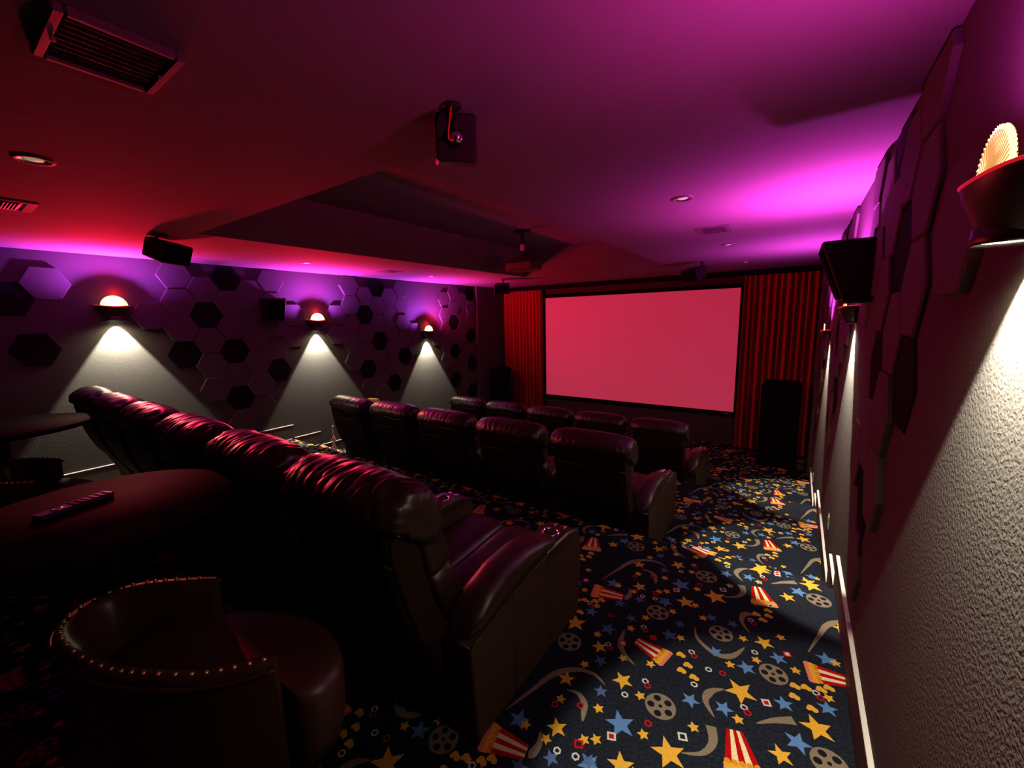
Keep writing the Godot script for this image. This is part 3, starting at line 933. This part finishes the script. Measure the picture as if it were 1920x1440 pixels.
func speaker_on_arm(at: Vector3, drop: Vector3, yaw: float, label: String, wired: bool) -> void:
	var o := thing("ceiling_speaker", at)
	tag(o, label, "speaker", "small speakers on ceiling arms")
	var tilt := 0.30 if wired else -0.35
	var b := Basis(Vector3.UP, yaw) * Basis(Vector3.RIGHT, tilt)     # -z is the way it fires
	var q := Geo.new()
	lathe(q, [Vector2(0.0, 0.0), Vector2(0.035, 0.0), Vector2(0.035, -0.008), Vector2(0.012, -0.014), Vector2(0.0, -0.014)], 16)
	put("mount_plate", q, M.black, o)
	q = Geo.new()
	tube(q, [Vector3(0, -0.01, 0), drop * 0.5, drop], 0.011, 8)
	put("arm", q, M.black, o)
	q = Geo.new()
	lathe(q, [Vector2(0.0, 0.026), Vector2(0.014, 0.022), Vector2(0.024, 0.01), Vector2(0.026, 0.0), Vector2(0.024, -0.01), Vector2(0.014, -0.022), Vector2(0.0, -0.026)], 16, Transform3D(Basis.IDENTITY, drop))
	put("ball_joint", q, M.chrome if wired else M.black, o)
	q = Geo.new()
	lathe(q, [Vector2(0.0, 0.0), Vector2(0.034, 0.0), Vector2(0.034, 0.008), Vector2(0.0, 0.008)], 20, Transform3D(b * Basis(Vector3.RIGHT, PI / 2), drop + b * Vector3(0, 0, -0.022)))
	put("back_flange", q, M.black, o)
	q = Geo.new()
	var c := drop + b * Vector3(0, 0, -0.030 - 0.088 * (0.75 if wired else 1.15))
	var rings := []
	for s in [[0.084, 0.088], [0.090, 0.006 - 0.0], [0.090, 0.0]]: pass
	var k0 := 0.9 if wired else 1.25
	var k1 := 0.75 if wired else 1.15
	var sec := [[0.080 * k0, 0.085 * k0, 0.090 * k1], [0.088 * k0, 0.092 * k0, 0.085 * k1], [0.098 * k0, 0.104 * k0, -0.078 * k1], [0.092 * k0, 0.098 * k0, -0.09 * k1]]
	for s in sec:
		var hx: float = s[0] * (1.0 if wired else 1.25); var hy: float = s[1] * (1.0 if wired else 0.72); var k := 0.010
		var ring := PackedVector3Array()
		for p in [Vector2(-hx + k, -hy), Vector2(hx - k, -hy), Vector2(hx, -hy + k), Vector2(hx, hy - k), Vector2(hx - k, hy), Vector2(-hx + k, hy), Vector2(-hx, hy - k), Vector2(-hx, -hy + k)]:
			ring.append(c + b * Vector3(p.x, p.y, s[2]))
		rings.append(ring)
	loft(q, rings, true, true, -1, -1)
	put("cabinet", q, M.black, o)
	q = Geo.new()
	box(q, c + b * Vector3(0, 0, -0.092 * k1), Vector3(0.18 * k0 * (1.0 if wired else 1.25), 0.19 * k0 * (1.0 if wired else 0.72), 0.012), 0.004, b)
	put("grille", q, M.black_fabric, o)
	if wired:
		q = Geo.new()
		tube(q, smooth([Vector3(0.01, -0.002, 0.012), Vector3(0.015, -0.06, 0.03), Vector3(0.0, -0.12, 0.025), drop + b * Vector3(-0.012, -0.012, 0.018)], 6), 0.0032, 6)
		put("wire", q, mat(lin(0.75, 0.03, 0.02), 0.4), o)  # red light on the cable is put into its colour
		for k in 8:
			q = Geo.new()
			var t := TAU * k / 8.0
			dome(q, drop + b * Vector3(cos(t) * 0.029, sin(t) * 0.029, -0.020), 0.003, b * Vector3.BACK)
			put("screw", q, M.chrome, o)

# ------------------------------------------------------------------ speakers on the walls and floor
func build_speakers() -> void:
	for s in [[XR, -1.0, -2.98, "black wedge speaker high on the right wall before the second sconce"], [XL, 1.0, -3.03, "black wedge speaker high on the left wall before the middle sconce"]]:
		var o := thing("wall_speaker", Vector3(s[0], EYE + 0.05, s[2]))
		tag(o, s[3], "speaker", "wedge speakers on the side walls")
		var q := Geo.new()
		var sx: float = s[1]
		var pr := PackedVector2Array([Vector2(0.0, 0.0), Vector2(0.125, 0.0), Vector2(0.14, 0.012), Vector2(0.25, 0.315), Vector2(0.24, 0.33), Vector2(0.0, 0.33)])
		prism(q, pr, -0.13, 0.13, 0.008, Transform3D(Basis(Vector3(sx, 0, 0), Vector3.UP, Vector3.BACK), Vector3.ZERO))
		put("cabinet", q, M.black, o)
		q = Geo.new()
		var up := Vector3(sx * 0.11, 0.303, 0).normalized()
		var out := Vector3(sx * 0.303, -0.11, 0).normalized()
		box(q, Vector3(sx * 0.195, 0.163, 0) + out * 0.006, Vector3(0.012, 0.29, 0.235), 0.004, Basis(out, up, out.cross(up)))
		put("grille", q, M.black_fabric, o)
		q = Geo.new()
		box(q, Vector3(sx * 0.012, 0.36, 0), Vector3(0.024, 0.06, 0.05), 0.004)
		put("bracket", q, M.black, o)
	# floor speakers in the corners before the curtains
	for s in [[-0.16, -8.22, 0.56, 1.42, 0.5, "tall black floor speaker cabinet before the right curtain"], [-6.08, -8.3, 0.34, 1.38, 0.40, "slim black floor speaker cabinet before the left curtain"]]:
		var o := thing("floor_speaker", Vector3(s[0], 0, s[1]))
		tag(o, s[5], "speaker", "floor speakers before the curtains")
		var q := Geo.new()
		var w: float = s[2]; var h: float = s[3]; var d: float = s[4]
		var pr := PackedVector2Array([Vector2(-w / 2, 0), Vector2(w / 2, 0), Vector2(w / 2, h - 0.05), Vector2(w / 2 - 0.05, h), Vector2(-w / 2 + 0.05, h), Vector2(-w / 2, h - 0.05)])
		prism(q, pr, -d / 2, d / 2, 0.012, Transform3D(Basis.IDENTITY, Vector3(0, 0.02, 0)))
		put("cabinet", q, M.black_fabric, o)
		q = Geo.new(); box(q, Vector3(0, h * 0.55, d / 2 + 0.008), Vector3(w * 0.86, h * 0.8, 0.016), 0.005); put("grille", q, M.black_fabric, o)
		for e in [[-1, -1], [1, -1], [-1, 1], [1, 1]]:
			q = Geo.new(); lathe(q, [Vector2(0.02, 0.0), Vector2(0.02, 0.022)], 10, Transform3D(Basis.IDENTITY, Vector3(e[0] * (w / 2 - 0.05), 0, e[1] * (d / 2 - 0.05)))); put("foot", q, M.black, o)

# ------------------------------------------------------------------ recliners
# chair space: origin on the floor under the seat's middle, -z forward; f counts forward from the arm's rear end
func F(f: float, y: float, x: float) -> Vector3:
	return Vector3(x, y, 0.5 - f)

func pad_top(f: float) -> float:
	var t := [0.0, 0.06, 0.17, 0.30, 0.45, 0.60, 0.72, 0.82]
	var y := [0.515, 0.575, 0.632, 0.668, 0.672, 0.648, 0.605, 0.562]
	for i in t.size() - 1:
		if f <= t[i + 1]:
			return lerpf(y[i], y[i + 1], smoothstep(0, 1, (f - t[i]) / (t[i + 1] - t[i])) * 0.5 + 0.5 * (f - t[i]) / (t[i + 1] - t[i]))
	return y[y.size() - 1]

func panel_top(f: float) -> float:
	var t := [0.0, 0.12, 0.27, 0.46, 0.65, 0.85, 0.96, 1.0]
	var y := [0.476, 0.500, 0.530, 0.558, 0.568, 0.566, 0.535, 0.48]
	for i in t.size() - 1:
		if f <= t[i + 1]:
			return lerpf(y[i], y[i + 1], (f - t[i]) / (t[i + 1] - t[i]))
	return 0.48

func make_arm(root: Node3D, xc: float) -> void:
	var key := "arm%.2f" % xc
	var w := 0.165
	var cuts := [[0.0, 0.30], [0.302, 0.62], [0.622, 1.0]]
	for c in cuts:
		var q := Geo.new()
		var pr := PackedVector2Array()
		pr.append(Vector2(c[0] if c[0] > 0.0 else 0.03, 0.02)); pr.append(Vector2(c[1] if c[1] < 1.0 else 0.96, 0.02))
		if c[1] >= 1.0:
			pr.append(Vector2(0.985, 0.12)); pr.append(Vector2(0.998, 0.30))
		for k in 9:
			var f := lerpf(c[1], c[0], k / 8.0)
			pr.append(Vector2(f, panel_top(f)))
		prism(q, pr, -w / 2, w / 2, 0.006, Transform3D(Basis(Vector3(0, 0, -1), Vector3.UP, Vector3.RIGHT), Vector3(xc, 0, 0.5)))
		put("arm_panel", q, M.vinyl, root)
	# padded bolster
	var q := Geo.new()
	var rings := []
	for i in 27:
		var f := lerpf(-0.006, 0.80, i / 26.0)
		var e := 1.0
		if i < 4: e = sqrt(maxf(1.0 - pow(1.0 - i / 4.0, 2.0), 0.0))
		if i > 21: e = lerpf(1.0, 0.25, pow((i - 21) / 5.0, 2.0))
		var top := pad_top(f)
		var low := panel_top(clampf(f, 0, 1)) - 0.01
		var cy := (top + low) / 2
		var hy := maxf((top - low) / 2, 0.012) * maxf(e, 0.02)
		var hx := (0.088 - 0.004 * smoothstep(0.5, 0.8, f)) * maxf(e, 0.02)
		var ring := PackedVector3Array()
		for k in 20:
			var a := TAU * k / 20.0
			var cx := signf(cos(a)) * pow(absf(cos(a)), 0.75)
			var sy := signf(sin(a)) * pow(absf(sin(a)), 0.80)
			ring.append(F(f, cy + sy * hy, xc + cx * hx))
		rings.append(ring)
	loft(q, rings, true, true, 0, 0)
	put("arm_pad", q, M.leather, root)
	# cup holder block
	q = Geo.new()
	var cap := PackedVector2Array()
	for k in 9: cap.append(Vector2(lerpf(0.60, 0.97, k / 8.0), panel_top(lerpf(0.60, 0.97, k / 8.0)) + 0.004))
	cap.append(Vector2(0.985, 0.50)); cap.append(Vector2(0.60, 0.50))
	prism(q, cap, -w / 2 - 0.003, w / 2 + 0.003, 0.008, Transform3D(Basis(Vector3(0, 0, -1), Vector3.UP, Vector3.RIGHT), Vector3(xc, 0.012, 0.5)))
	put("cup_holder_plate", q, M.leather, root)
	q = Geo.new()
	lathe(q, [Vector2(0.036, 0.0), Vector2(0.040, 0.008), Vector2(0.047, 0.010), Vector2(0.051, 0.006), Vector2(0.050, 0.0), Vector2(0.038, -0.02)], 28, Transform3D(Basis(Vector3.RIGHT, 0.02), F(0.785, 0.582, xc)), false)
	put("cup_holder", q, M.chrome, root)
	q = Geo.new()
	lathe(q, [Vector2(0.0, -0.002), Vector2(0.039, -0.002), Vector2(0.039, 0.0035), Vector2(0.0, 0.0035)], 20, Transform3D(Basis.IDENTITY, F(0.785, 0.582, xc)))
	put("cup_well", q, M.hollow, root)
	for s in [-0.03, 0.03]:
		q = Geo.new()
		box(q, F(0.885, 0.577, xc + s), Vector3(0.026, 0.010, 0.036), 0.004, Basis(Vector3.RIGHT, -0.1))
		put("recline_button", q, M.chrome, root)
	# welt that runs along the panel's upper edge
	for s in [-1, 1]:
		q = Geo.new()
		var pts := []
		for k in 21:
			var f := lerpf(0.0, 0.97, k / 20.0)
			pts.append(F(f, panel_top(f) + 0.001, xc + s * w / 2))
		tube(q, pts, 0.0045, 6)
		put("piping", q, M.leather, root)
	q = Geo.new()
	tube(q, [F(-0.001, 0.476, xc - w / 2), F(-0.003, 0.476, xc), F(-0.001, 0.476, xc + w / 2)], 0.0045, 6)
	put("piping", q, M.leather, root)

func cushion(q: Geo, c: Vector3, h: Vector3, b: Basis, pw: float, amp: float, freq: float, seed_: int, nu := 26, nv := 18) -> void:
	# a stuffed superellipsoid; folds run round it across its long (x) axis
	var fn := FastNoiseLite.new()
	fn.seed = seed_
	fn.frequency = 1.0
	var rings := []
	for i in nu + 1:
		var u := -PI / 2 + PI * i / nu
		var ex := signf(sin(u)) * pow(absf(sin(u)), pw)
		var er := pow(maxf(cos(u), 0.0), pw)
		var ring := PackedVector3Array()
		for k in nv:
			var a := TAU * k / nv
			var cy := signf(sin(a)) * pow(absf(sin(a)), pw)
			var cz := signf(cos(a)) * pow(absf(cos(a)), pw)
			var p := Vector3(ex * h.x, er * cy * h.y, er * cz * h.z)
			var d := amp * fn.get_noise_3d(p.x * freq, p.y * freq * 0.25, p.z * freq * 0.25) * er
			p += p.normalized() * d
			ring.append(c + b * p)
		rings.append(ring)
	loft(q, rings, true, true, 0, 0)

func headrest(q: Geo, k_fold := 1.0) -> void:
	# loaf shaped pillow draped over the back; gathered into folds along its rear seam
	var fn := FastNoiseLite.new()
	fn.seed = 12
	fn.frequency = 1.0
	var sec := smooth([Vector2(-0.255, 1.035), Vector2(-0.295, 1.065), Vector2(-0.285, 1.125), Vector2(-0.22, 1.178), Vector2(-0.12, 1.192), Vector2(-0.04, 1.150), Vector2(0.01, 1.06), Vector2(0.015, 0.96), Vector2(-0.02, 0.90), Vector2(-0.09, 0.92), Vector2(-0.18, 0.98)], 5, true)
	var n := sec.size()
	var mid := Vector2(-0.13, 1.07)
	var rings := []
	var nu := 96
	for i in nu + 1:
		var u := -1.0 + 2.0 * i / nu
		var e := pow(maxf(1.0 - pow(absf(u), 5.0), 0.0), 0.42)
		e = maxf(e, 0.02)
		var x := u * 0.378
		var ring := PackedVector3Array()
		for k in n:
			var p: Vector2 = sec[k]
			var r := p - mid
			# folds: strong at the rear rim, fading to the crown
			var rear := smoothstep(0.02, -0.16, r.x)
			var front := smoothstep(0.06, 0.16, r.x) * smoothstep(0.10, -0.05, r.y)
			var s := x * 34.0 + r.y * 13.0 + 5.0 * fn.get_noise_2d(x * 5.0, r.y * 4.0)
			var fold := pow(absf(sin(s)), 0.6) - 0.55
			fold *= 0.65 + 0.6 * fn.get_noise_1d(x * 9.0 + 4.0)
			var d := fold * (0.022 * rear + 0.014 * front) * k_fold + 0.008 * k_fold * fn.get_noise_3d(x * 16.0, r.y * 5.0, r.x * 5.0)
			d -= 0.02 * pow(absf(u), 3.0) * rear
			var pp := mid + r * (0.55 + 0.45 * e if absf(u) < 0.985 else 0.45) + r.normalized() * (d * lerpf(e, 1.0, 0.6) + 0.005 * k_fold * sin(atan2(r.y, r.x) * 8.0 + 3.0 * fn.get_noise_2d(u * 6.0, r.x * 6.0)) * smoothstep(0.55, 0.95, absf(u)))
			if absf(u) >= 0.97: pp += r.normalized() * 0.012 * sin(atan2(r.y, r.x) * 9.0) * smoothstep(0.97, 0.99, absf(u))
			if absf(u) >= 0.999: pp = mid + r * 0.3
			ring.append(F(pp.x, pp.y - 0.012 * u * u, x))
		rings.append(ring)
	loft(q, rings, true, true, 0, 0)

func build_recliners() -> void:
	var c := thing("recliner", Vector3.ZERO)
	# base
	var q := Geo.new()
	box(q, F(0.52, 0.15, 0), Vector3(0.60, 0.24, 0.82), 0.02)
	put("base", q, M.black_fabric, c)
	# seat in two stuffed halves, footrest panel below
	for s in [-1, 1]:
		q = Geo.new()
		cushion(q, F(0.56, 0.385, s * 0.149), Vector3(0.151, 0.095, 0.38), Basis(Vector3.RIGHT, 0.06), 0.42, 0.010, 18.0, 7 + s, 22, 26)
		put("seat", q, M.leather, c)
	q = Geo.new()
	cushion(q, F(0.955, 0.25, 0), Vector3(0.298, 0.165, 0.045), Basis(Vector3.RIGHT, 0.08), 0.42, 0.008, 14.0, 3)
	put("footrest", q, M.leather, c)
	# back shell
	q = Geo.new()
	var sh := smooth([Vector2(0.02, 0.10), Vector2(-0.03, 0.30), Vector2(-0.10, 0.47), Vector2(-0.155, 0.56), Vector2(-0.215, 0.74), Vector2(-0.245, 0.90), Vector2(-0.26, 1.03), Vector2(-0.21, 1.08), Vector2(-0.11, 1.05), Vector2(-0.085, 0.86), Vector2(-0.04, 0.66), Vector2(0.02, 0.46), Vector2(0.10, 0.28), Vector2(0.14, 0.10)], 3, true)
	prism(q, PackedVector2Array(sh), -0.318, 0.318, 0.014, Transform3D(Basis(Vector3(0, 0, -1), Vector3.UP, Vector3.RIGHT), Vector3(0, 0, 0.5)), true)
	put("backrest", q, M.back, c)
	for s in [-1, 1]:
		q = Geo.new()
		var wing := smooth([Vector2(-0.10, 0.50), Vector2(-0.15, 0.62), Vector2(-0.205, 0.80), Vector2(-0.235, 0.985), Vector2(-0.12, 0.98), Vector2(-0.085, 0.80), Vector2(-0.03, 0.62), Vector2(0.03, 0.48)], 3, true)
		prism(q, PackedVector2Array(wing), -0.012, 0.012, 0.005, Transform3D(Basis(Vector3(0, 0, -1), Vector3.UP, Vector3.RIGHT), Vector3(s * 0.320, 0, 0.5)), true)
		put("side_wing", q, M.wing, c)
	# stuffed back in two bands
	q = Geo.new()
	cushion(q, F(0.085, 0.60, 0), Vector3(0.300, 0.16, 0.085), Basis(Vector3.RIGHT, 0.32), 0.45, 0.014, 12.0, 14)
	put("lumbar_cushion", q, M.leather, c)
	q = Geo.new()
	cushion(q, F(0.005, 0.84, 0), Vector3(0.310, 0.14, 0.085), Basis(Vector3.RIGHT, 0.26), 0.45, 0.016, 12.0, 15)
	put("back_cushion", q, M.leather, c)
	q = Geo.new()
	headrest(q)
	var hr := put("headrest", q, M.leather, c)
	q = Geo.new()
	var pts := []
	for k in 31:
		var u := -1.0 + 2.0 * k / 30.0
		pts.append(F(-0.262 + 0.04 * pow(absf(u), 4.0), 1.030 - 0.008 * sin(u * 5.0) - 0.012 * u * u, u * 0.368))
	tube(q, pts, 0.005, 6)
	put("piping", q, M.leather, hr)
	q = Geo.new()
	tube(q, [F(-0.245, 0.905, -0.34), F(-0.252, 0.905, 0.0), F(-0.245, 0.905, 0.34)], 0.004, 6)
	put("back_seam", q, M.leather, c)
	q = Geo.new()
	headrest(q, 0.42)
	var calm := q.mesh()
	make_arm(c, 0.385)
	var c_end: Node3D = c.duplicate()       # the chair at the left end also closes its row with an arm
	make_arm(c_end, -0.40)
	tag(c, "", "recliner"); tag(c_end, "", "recliner")
	var rows := [[-1.07, YA, 6, "rear", -1.435, 0.82], [-3.38, YB, 5, "middle", -1.41, 0.868], [-5.74, YC, 5, "front", -1.46, 0.855]]
	var ord := ["at the right aisle end", "second from the right aisle", "third from the right aisle", "fourth from the right aisle", "fifth from the right aisle", "at the left wall end"]
	var first := true
	for r in rows:
		var n: int = r[2]
		for i in n:
			var at := Vector3(r[4] - r[5] * i, r[1], r[0] - 0.5)
			var place: String = ord[i] if i < n - 1 else ord[5]
			var label := "dark brown leather recliner %s of the %s row" % [place, r[3]]
			if i == 0 and r[3] == "rear": label = "large dark leather recliner nearest the camera, aisle end of the rear row"
			var group := "leather recliners in the %s row" % r[3]
			if i == n - 1:
				var o: Node3D = c_end.duplicate()
				o.name = numbered("recliner")
				add_child(o, true)
				o.position = at
				tag(o, label, "recliner", group)
				if r[3] != "rear": (o.get_node("headrest") as MeshInstance3D).mesh = calm
			elif first:
				first = false
				c.position = at
				tag(c, label, "recliner", group)
			else:
				var o := copy(c, label, at, group)
				if r[3] != "rear": (o.get_node("headrest") as MeshInstance3D).mesh = calm
	c_end.free()

# ------------------------------------------------------------------ bar tables, stools
func bar_table(at: Vector3, r: float, top_y: float, label: String) -> Node3D:
	var o := thing("bar_table", at)
	tag(o, label, "table", "round bar tables behind the rear row")
	var q := Geo.new()
	lathe(q, [Vector2(0.0, top_y), Vector2(r - 0.012, top_y), Vector2(r, top_y - 0.010), Vector2(r, top_y - 0.026), Vector2(r - 0.02, top_y - 0.036), Vector2(0.0, top_y - 0.036)], 64)
	put("tabletop", q, M.wood, o)
	q = Geo.new()
	lathe(q, [Vector2(0.16, top_y - 0.036), Vector2(0.15, top_y - 0.05), Vector2(0.045, top_y - 0.07), Vector2(0.038, top_y - 0.2), Vector2(0.038, 0.08), Vector2(0.05, 0.05)], 24, Transform3D.IDENTITY, false)
	put("pedestal", q, M.black, o)
	q = Geo.new()
	lathe(q, [Vector2(0.05, 0.06), Vector2(0.20, 0.03), Vector2(0.24, 0.015), Vector2(0.24, 0.0), Vector2(0.0, 0.0)], 36)
	put("base", q, M.black, o)
	return o

func build_bar() -> void:
	bar_table(Vector3(-2.22, YA, -0.335), 0.435, 1.05, "round dark bar table with a remote control on it")
	bar_table(Vector3(-4.78, YA, -0.26), 0.50, 1.05, "round dark bar table beyond, near the left wall")
	# remote control on the nearer table
	var rc := thing("remote_control", Vector3(-2.315, YA + 1.05, -0.275))
	tag(rc, "slim remote control lying on the nearer round bar table", "remote control")
	var q := Geo.new()
	var b := Basis(Vector3.UP, 0.36)
	box(q, Vector3(0, 0.010, 0), Vector3(0.055, 0.018, 0.235), 0.006, b)
	put("body", q, mat(lin(0.03, 0.025, 0.03), 0.3), rc)
	for r in 6:
		for k in 3:
			q = Geo.new()
			box(q, b * Vector3(-0.016 + 0.016 * k, 0.0, -0.10 + 0.022 * r) + Vector3(0, 0.0205, 0), Vector3(0.011, 0.004, 0.009), 0.0015, b)
			put("button", q, mat(lin(0.5, 0.45, 0.5), 0.4) if r < 4 else M.black, rc)
	q = Geo.new()
	lathe(q, [Vector2(0.017, 0.0), Vector2(0.017, 0.0035), Vector2(0.008, 0.0035), Vector2(0.008, 0.0)], 20, Transform3D(Basis.IDENTITY, b * Vector3(0, 0.019, 0.055)), false)
	put("dial", q, M.chrome, rc)
	# barrel stools with nail heads
	var s := thing("bar_stool", Vector3(-1.52, YA, -0.42))
	tag(s, "low backed brown leather barrel stool with brass nailheads nearest the camera", "stool", "barrel stools at the bar tables")
	var path := []
	for p in [[-1.172, -0.461], [-1.228, -0.380], [-1.302, -0.305], [-1.419, -0.232], [-1.514, -0.186], [-1.644, -0.150], [-1.80, -0.132], [-1.900, -0.150], [-1.962, -0.21], [-1.978, -0.29], [-1.915, -0.39], [-1.747, -0.528]]:
		path.append(Vector2(p[0] + 1.52, p[1] + 0.42))
	path = smooth(path, 6)
	var n := path.size()
	var cen := Vector2(-0.02, 0.02)
	q = Geo.new()
	var rings := []
	for i in n:
		var p: Vector2 = path[i]
		var a: Vector2 = path[maxi(i - 1, 0)]
		var d: Vector2 = path[mini(i + 1, n - 1)]
		var t := (d - a).normalized()
		var nrm := Vector2(t.y, -t.x)
		if nrm.dot(p - cen) < 0: nrm = -nrm
		var ring := PackedVector3Array()
		# outline of the padded wall: outer face, roll at the top, inner face
		var e := 1.0 if i > 1 and i < n - 2 else 0.75
		for k in [[-0.03, 0.30], [0.0, 0.45], [0.012, 0.60], [0.014, 0.74], [0.020, 0.785], [0.014, 0.806], [0.0, 0.812], [-0.022, 0.806], [-0.036, 0.785], [-0.052, 0.74], [-0.062, 0.66], [-0.058, 0.56], [-0.05, 0.30]]:
			var w: Vector2 = p + nrm * k[0] * e
			ring.append(Vector3(w.x, k[1], w.y))
		rings.append(ring)
	loft(q, rings, true, true, 0, -1)
	put("barrel_back", q, M.stool, s)
	q = Geo.new()
	var welt := []
	for i in n:
		var p: Vector2 = path[i]
		var a: Vector2 = path[maxi(i - 1, 0)]
		var d: Vector2 = path[mini(i + 1, n - 1)]
		var t := (d - a).normalized()
		var nrm := Vector2(t.y, -t.x)
		if nrm.dot(p - cen) < 0: nrm = -nrm
		var w := p + nrm * 0.024
		welt.append(Vector3(w.x, 0.783, w.y))
	tube(q, welt, 0.006, 6)
	put("piping", q, M.stool, s)
	var nail := Geo.new()
	dome(nail, Vector3.ZERO, 0.0085, Vector3.UP)
	var nm := nail.mesh()
	var acc := 0.0
	for i in n - 1:
		var p: Vector2 = path[i]
		acc += p.distance_to(path[i + 1])
		if acc > 0.029:
			acc = 0.0
			put("nailhead", nm, M.brass, s, Vector3(p.x, 0.811, p.y))
	# seat: rounded cushion open to the front
	q = Geo.new()
	var seat := []
	for p in [[-1.24, -0.505], [-1.150, -0.500], [-1.118, -0.545], [-1.125, -0.60], [-1.16, -0.655], [-1.24, -0.70], [-1.36, -0.72], [-1.50, -0.70], [-1.66, -0.62], [-1.80, -0.50], [-1.88, -0.36], [-1.84, -0.24], [-1.70, -0.22], [-1.50, -0.27], [-1.34, -0.38]]:
		seat.append(Vector2(p[0] + 1.52, p[1] + 0.42))
	seat = smooth(seat, 4, true)
	rings = []
	for k in [[0.55, 0.66], [0.80, 0.665], [0.93, 0.657], [0.985, 0.640], [1.0, 0.615], [0.995, 0.56], [0.985, 0.47], [0.95, 0.40], [0.80, 0.385]]:
		var ring := PackedVector3Array()
		for p in seat:
			var w: Vector2 = Vector2(-0.02, -0.06) + (p - Vector2(-0.02, -0.06)) * k[0]
			ring.append(Vector3(w.x, k[1], w.y))
		rings.append(ring)
	loft(q, rings, true, true, 0, 0)
	put("seat", q, M.stool, s)
	q = Geo.new()
	lathe(q, [Vector2(0.10, 0.40), Vector2(0.04, 0.36), Vector2(0.035, 0.10), Vector2(0.05, 0.06)], 20, Transform3D(Basis.IDENTITY, Vector3(-0.02, 0, -0.04)), false)
	put("pedestal", q, M.black, s)
	q = Geo.new()
	lathe(q, [Vector2(0.05, 0.06), Vector2(0.20, 0.03), Vector2(0.23, 0.012), Vector2(0.23, 0.0), Vector2(0.0, 0.0)], 32, Transform3D(Basis.IDENTITY, Vector3(-0.02, 0, -0.04)))
	put("base", q, M.black, s)
	var s2 := copy(s, "barrel stool at the left picture edge beside the far bar table", Vector3(-4.22, YA, -0.34), "barrel stools at the bar tables")
	s2.rotation.y = -0.19

# ------------------------------------------------------------------ small things
func build_small_things() -> void:
	# lime cushion on the second seat from the left of the middle row
	var q := Geo.new()
	var o := thing("throw_pillow", Vector3(-5.36, YB + 0.662, -3.92))
	tag(o, "small yellow-green pillow propped on the left armrest of the middle row", "pillow")
	cushion(q, Vector3(0, 0.17, 0), Vector3(0.13, 0.175, 0.045), Basis(Vector3.UP, 0.5) * Basis(Vector3.RIGHT, 0.1), 0.5, 0.006, 9.0, 5)
	put("cover", q, mat(lin(0.80, 0.85, 0.08), 0.8), o)
	# white cord that hangs beside the middle row
	o = thing("white_cord", Vector3(-5.66, YA - 0.205, -3.40))
	tag(o, "looped white cord hanging down beside the middle row's left recliner", "cord")
	q = Geo.new()
	tube(q, smooth([Vector3(0.0, 0.42, 0), Vector3(0.03, 0.36, 0.01), Vector3(-0.02, 0.31, 0.0), Vector3(0.005, 0.26, 0.004), Vector3(-0.05, 0.20, 0.0), Vector3(0.045, 0.205, 0.01), Vector3(0.0, 0.27, 0.0), Vector3(-0.01, 0.17, 0.0), Vector3(-0.055, 0.015, 0.01), Vector3(0.02, 0.012, 0.012), Vector3(0.075, 0.02, 0.008), Vector3(0.04, 0.09, 0.004), Vector3(0.0, 0.17, 0.0)], 6), 0.011, 6)
	put("strand", q, M.white, o)
	for y in [0.42, 0.33, 0.18]:
		q = Geo.new()
		cushion(q, Vector3(0.004, y, 0), Vector3(0.018, 0.022, 0.014), Basis.IDENTITY, 0.8, 0.0, 1.0, 1, 10, 10)
		put("knot", q, M.white, o)
	# wall outlets low on the right wall
	for p in [[-4.1, YB + 0.45, "white wall outlet low on the right wall beside the middle row"], [-6.95, YC + 0.28, "white wall outlet low on the right wall near the screen"]]:
		o = thing("wall_outlet", Vector3(XR, p[1], p[0]))
		tag(o, p[2], "outlet", "outlets on the right wall")
		q = Geo.new(); box(q, Vector3(-0.003, 0, 0), Vector3(0.006, 0.115, 0.07), 0.002); put("cover_plate", q, mat(lin(0.14, 0.13, 0.12), 0.5), o)
		for y in [-0.025, 0.025]:
			q = Geo.new(); box(q, Vector3(-0.007, y, 0), Vector3(0.004, 0.03, 0.032), 0.003); put("socket", q, M.vent, o)
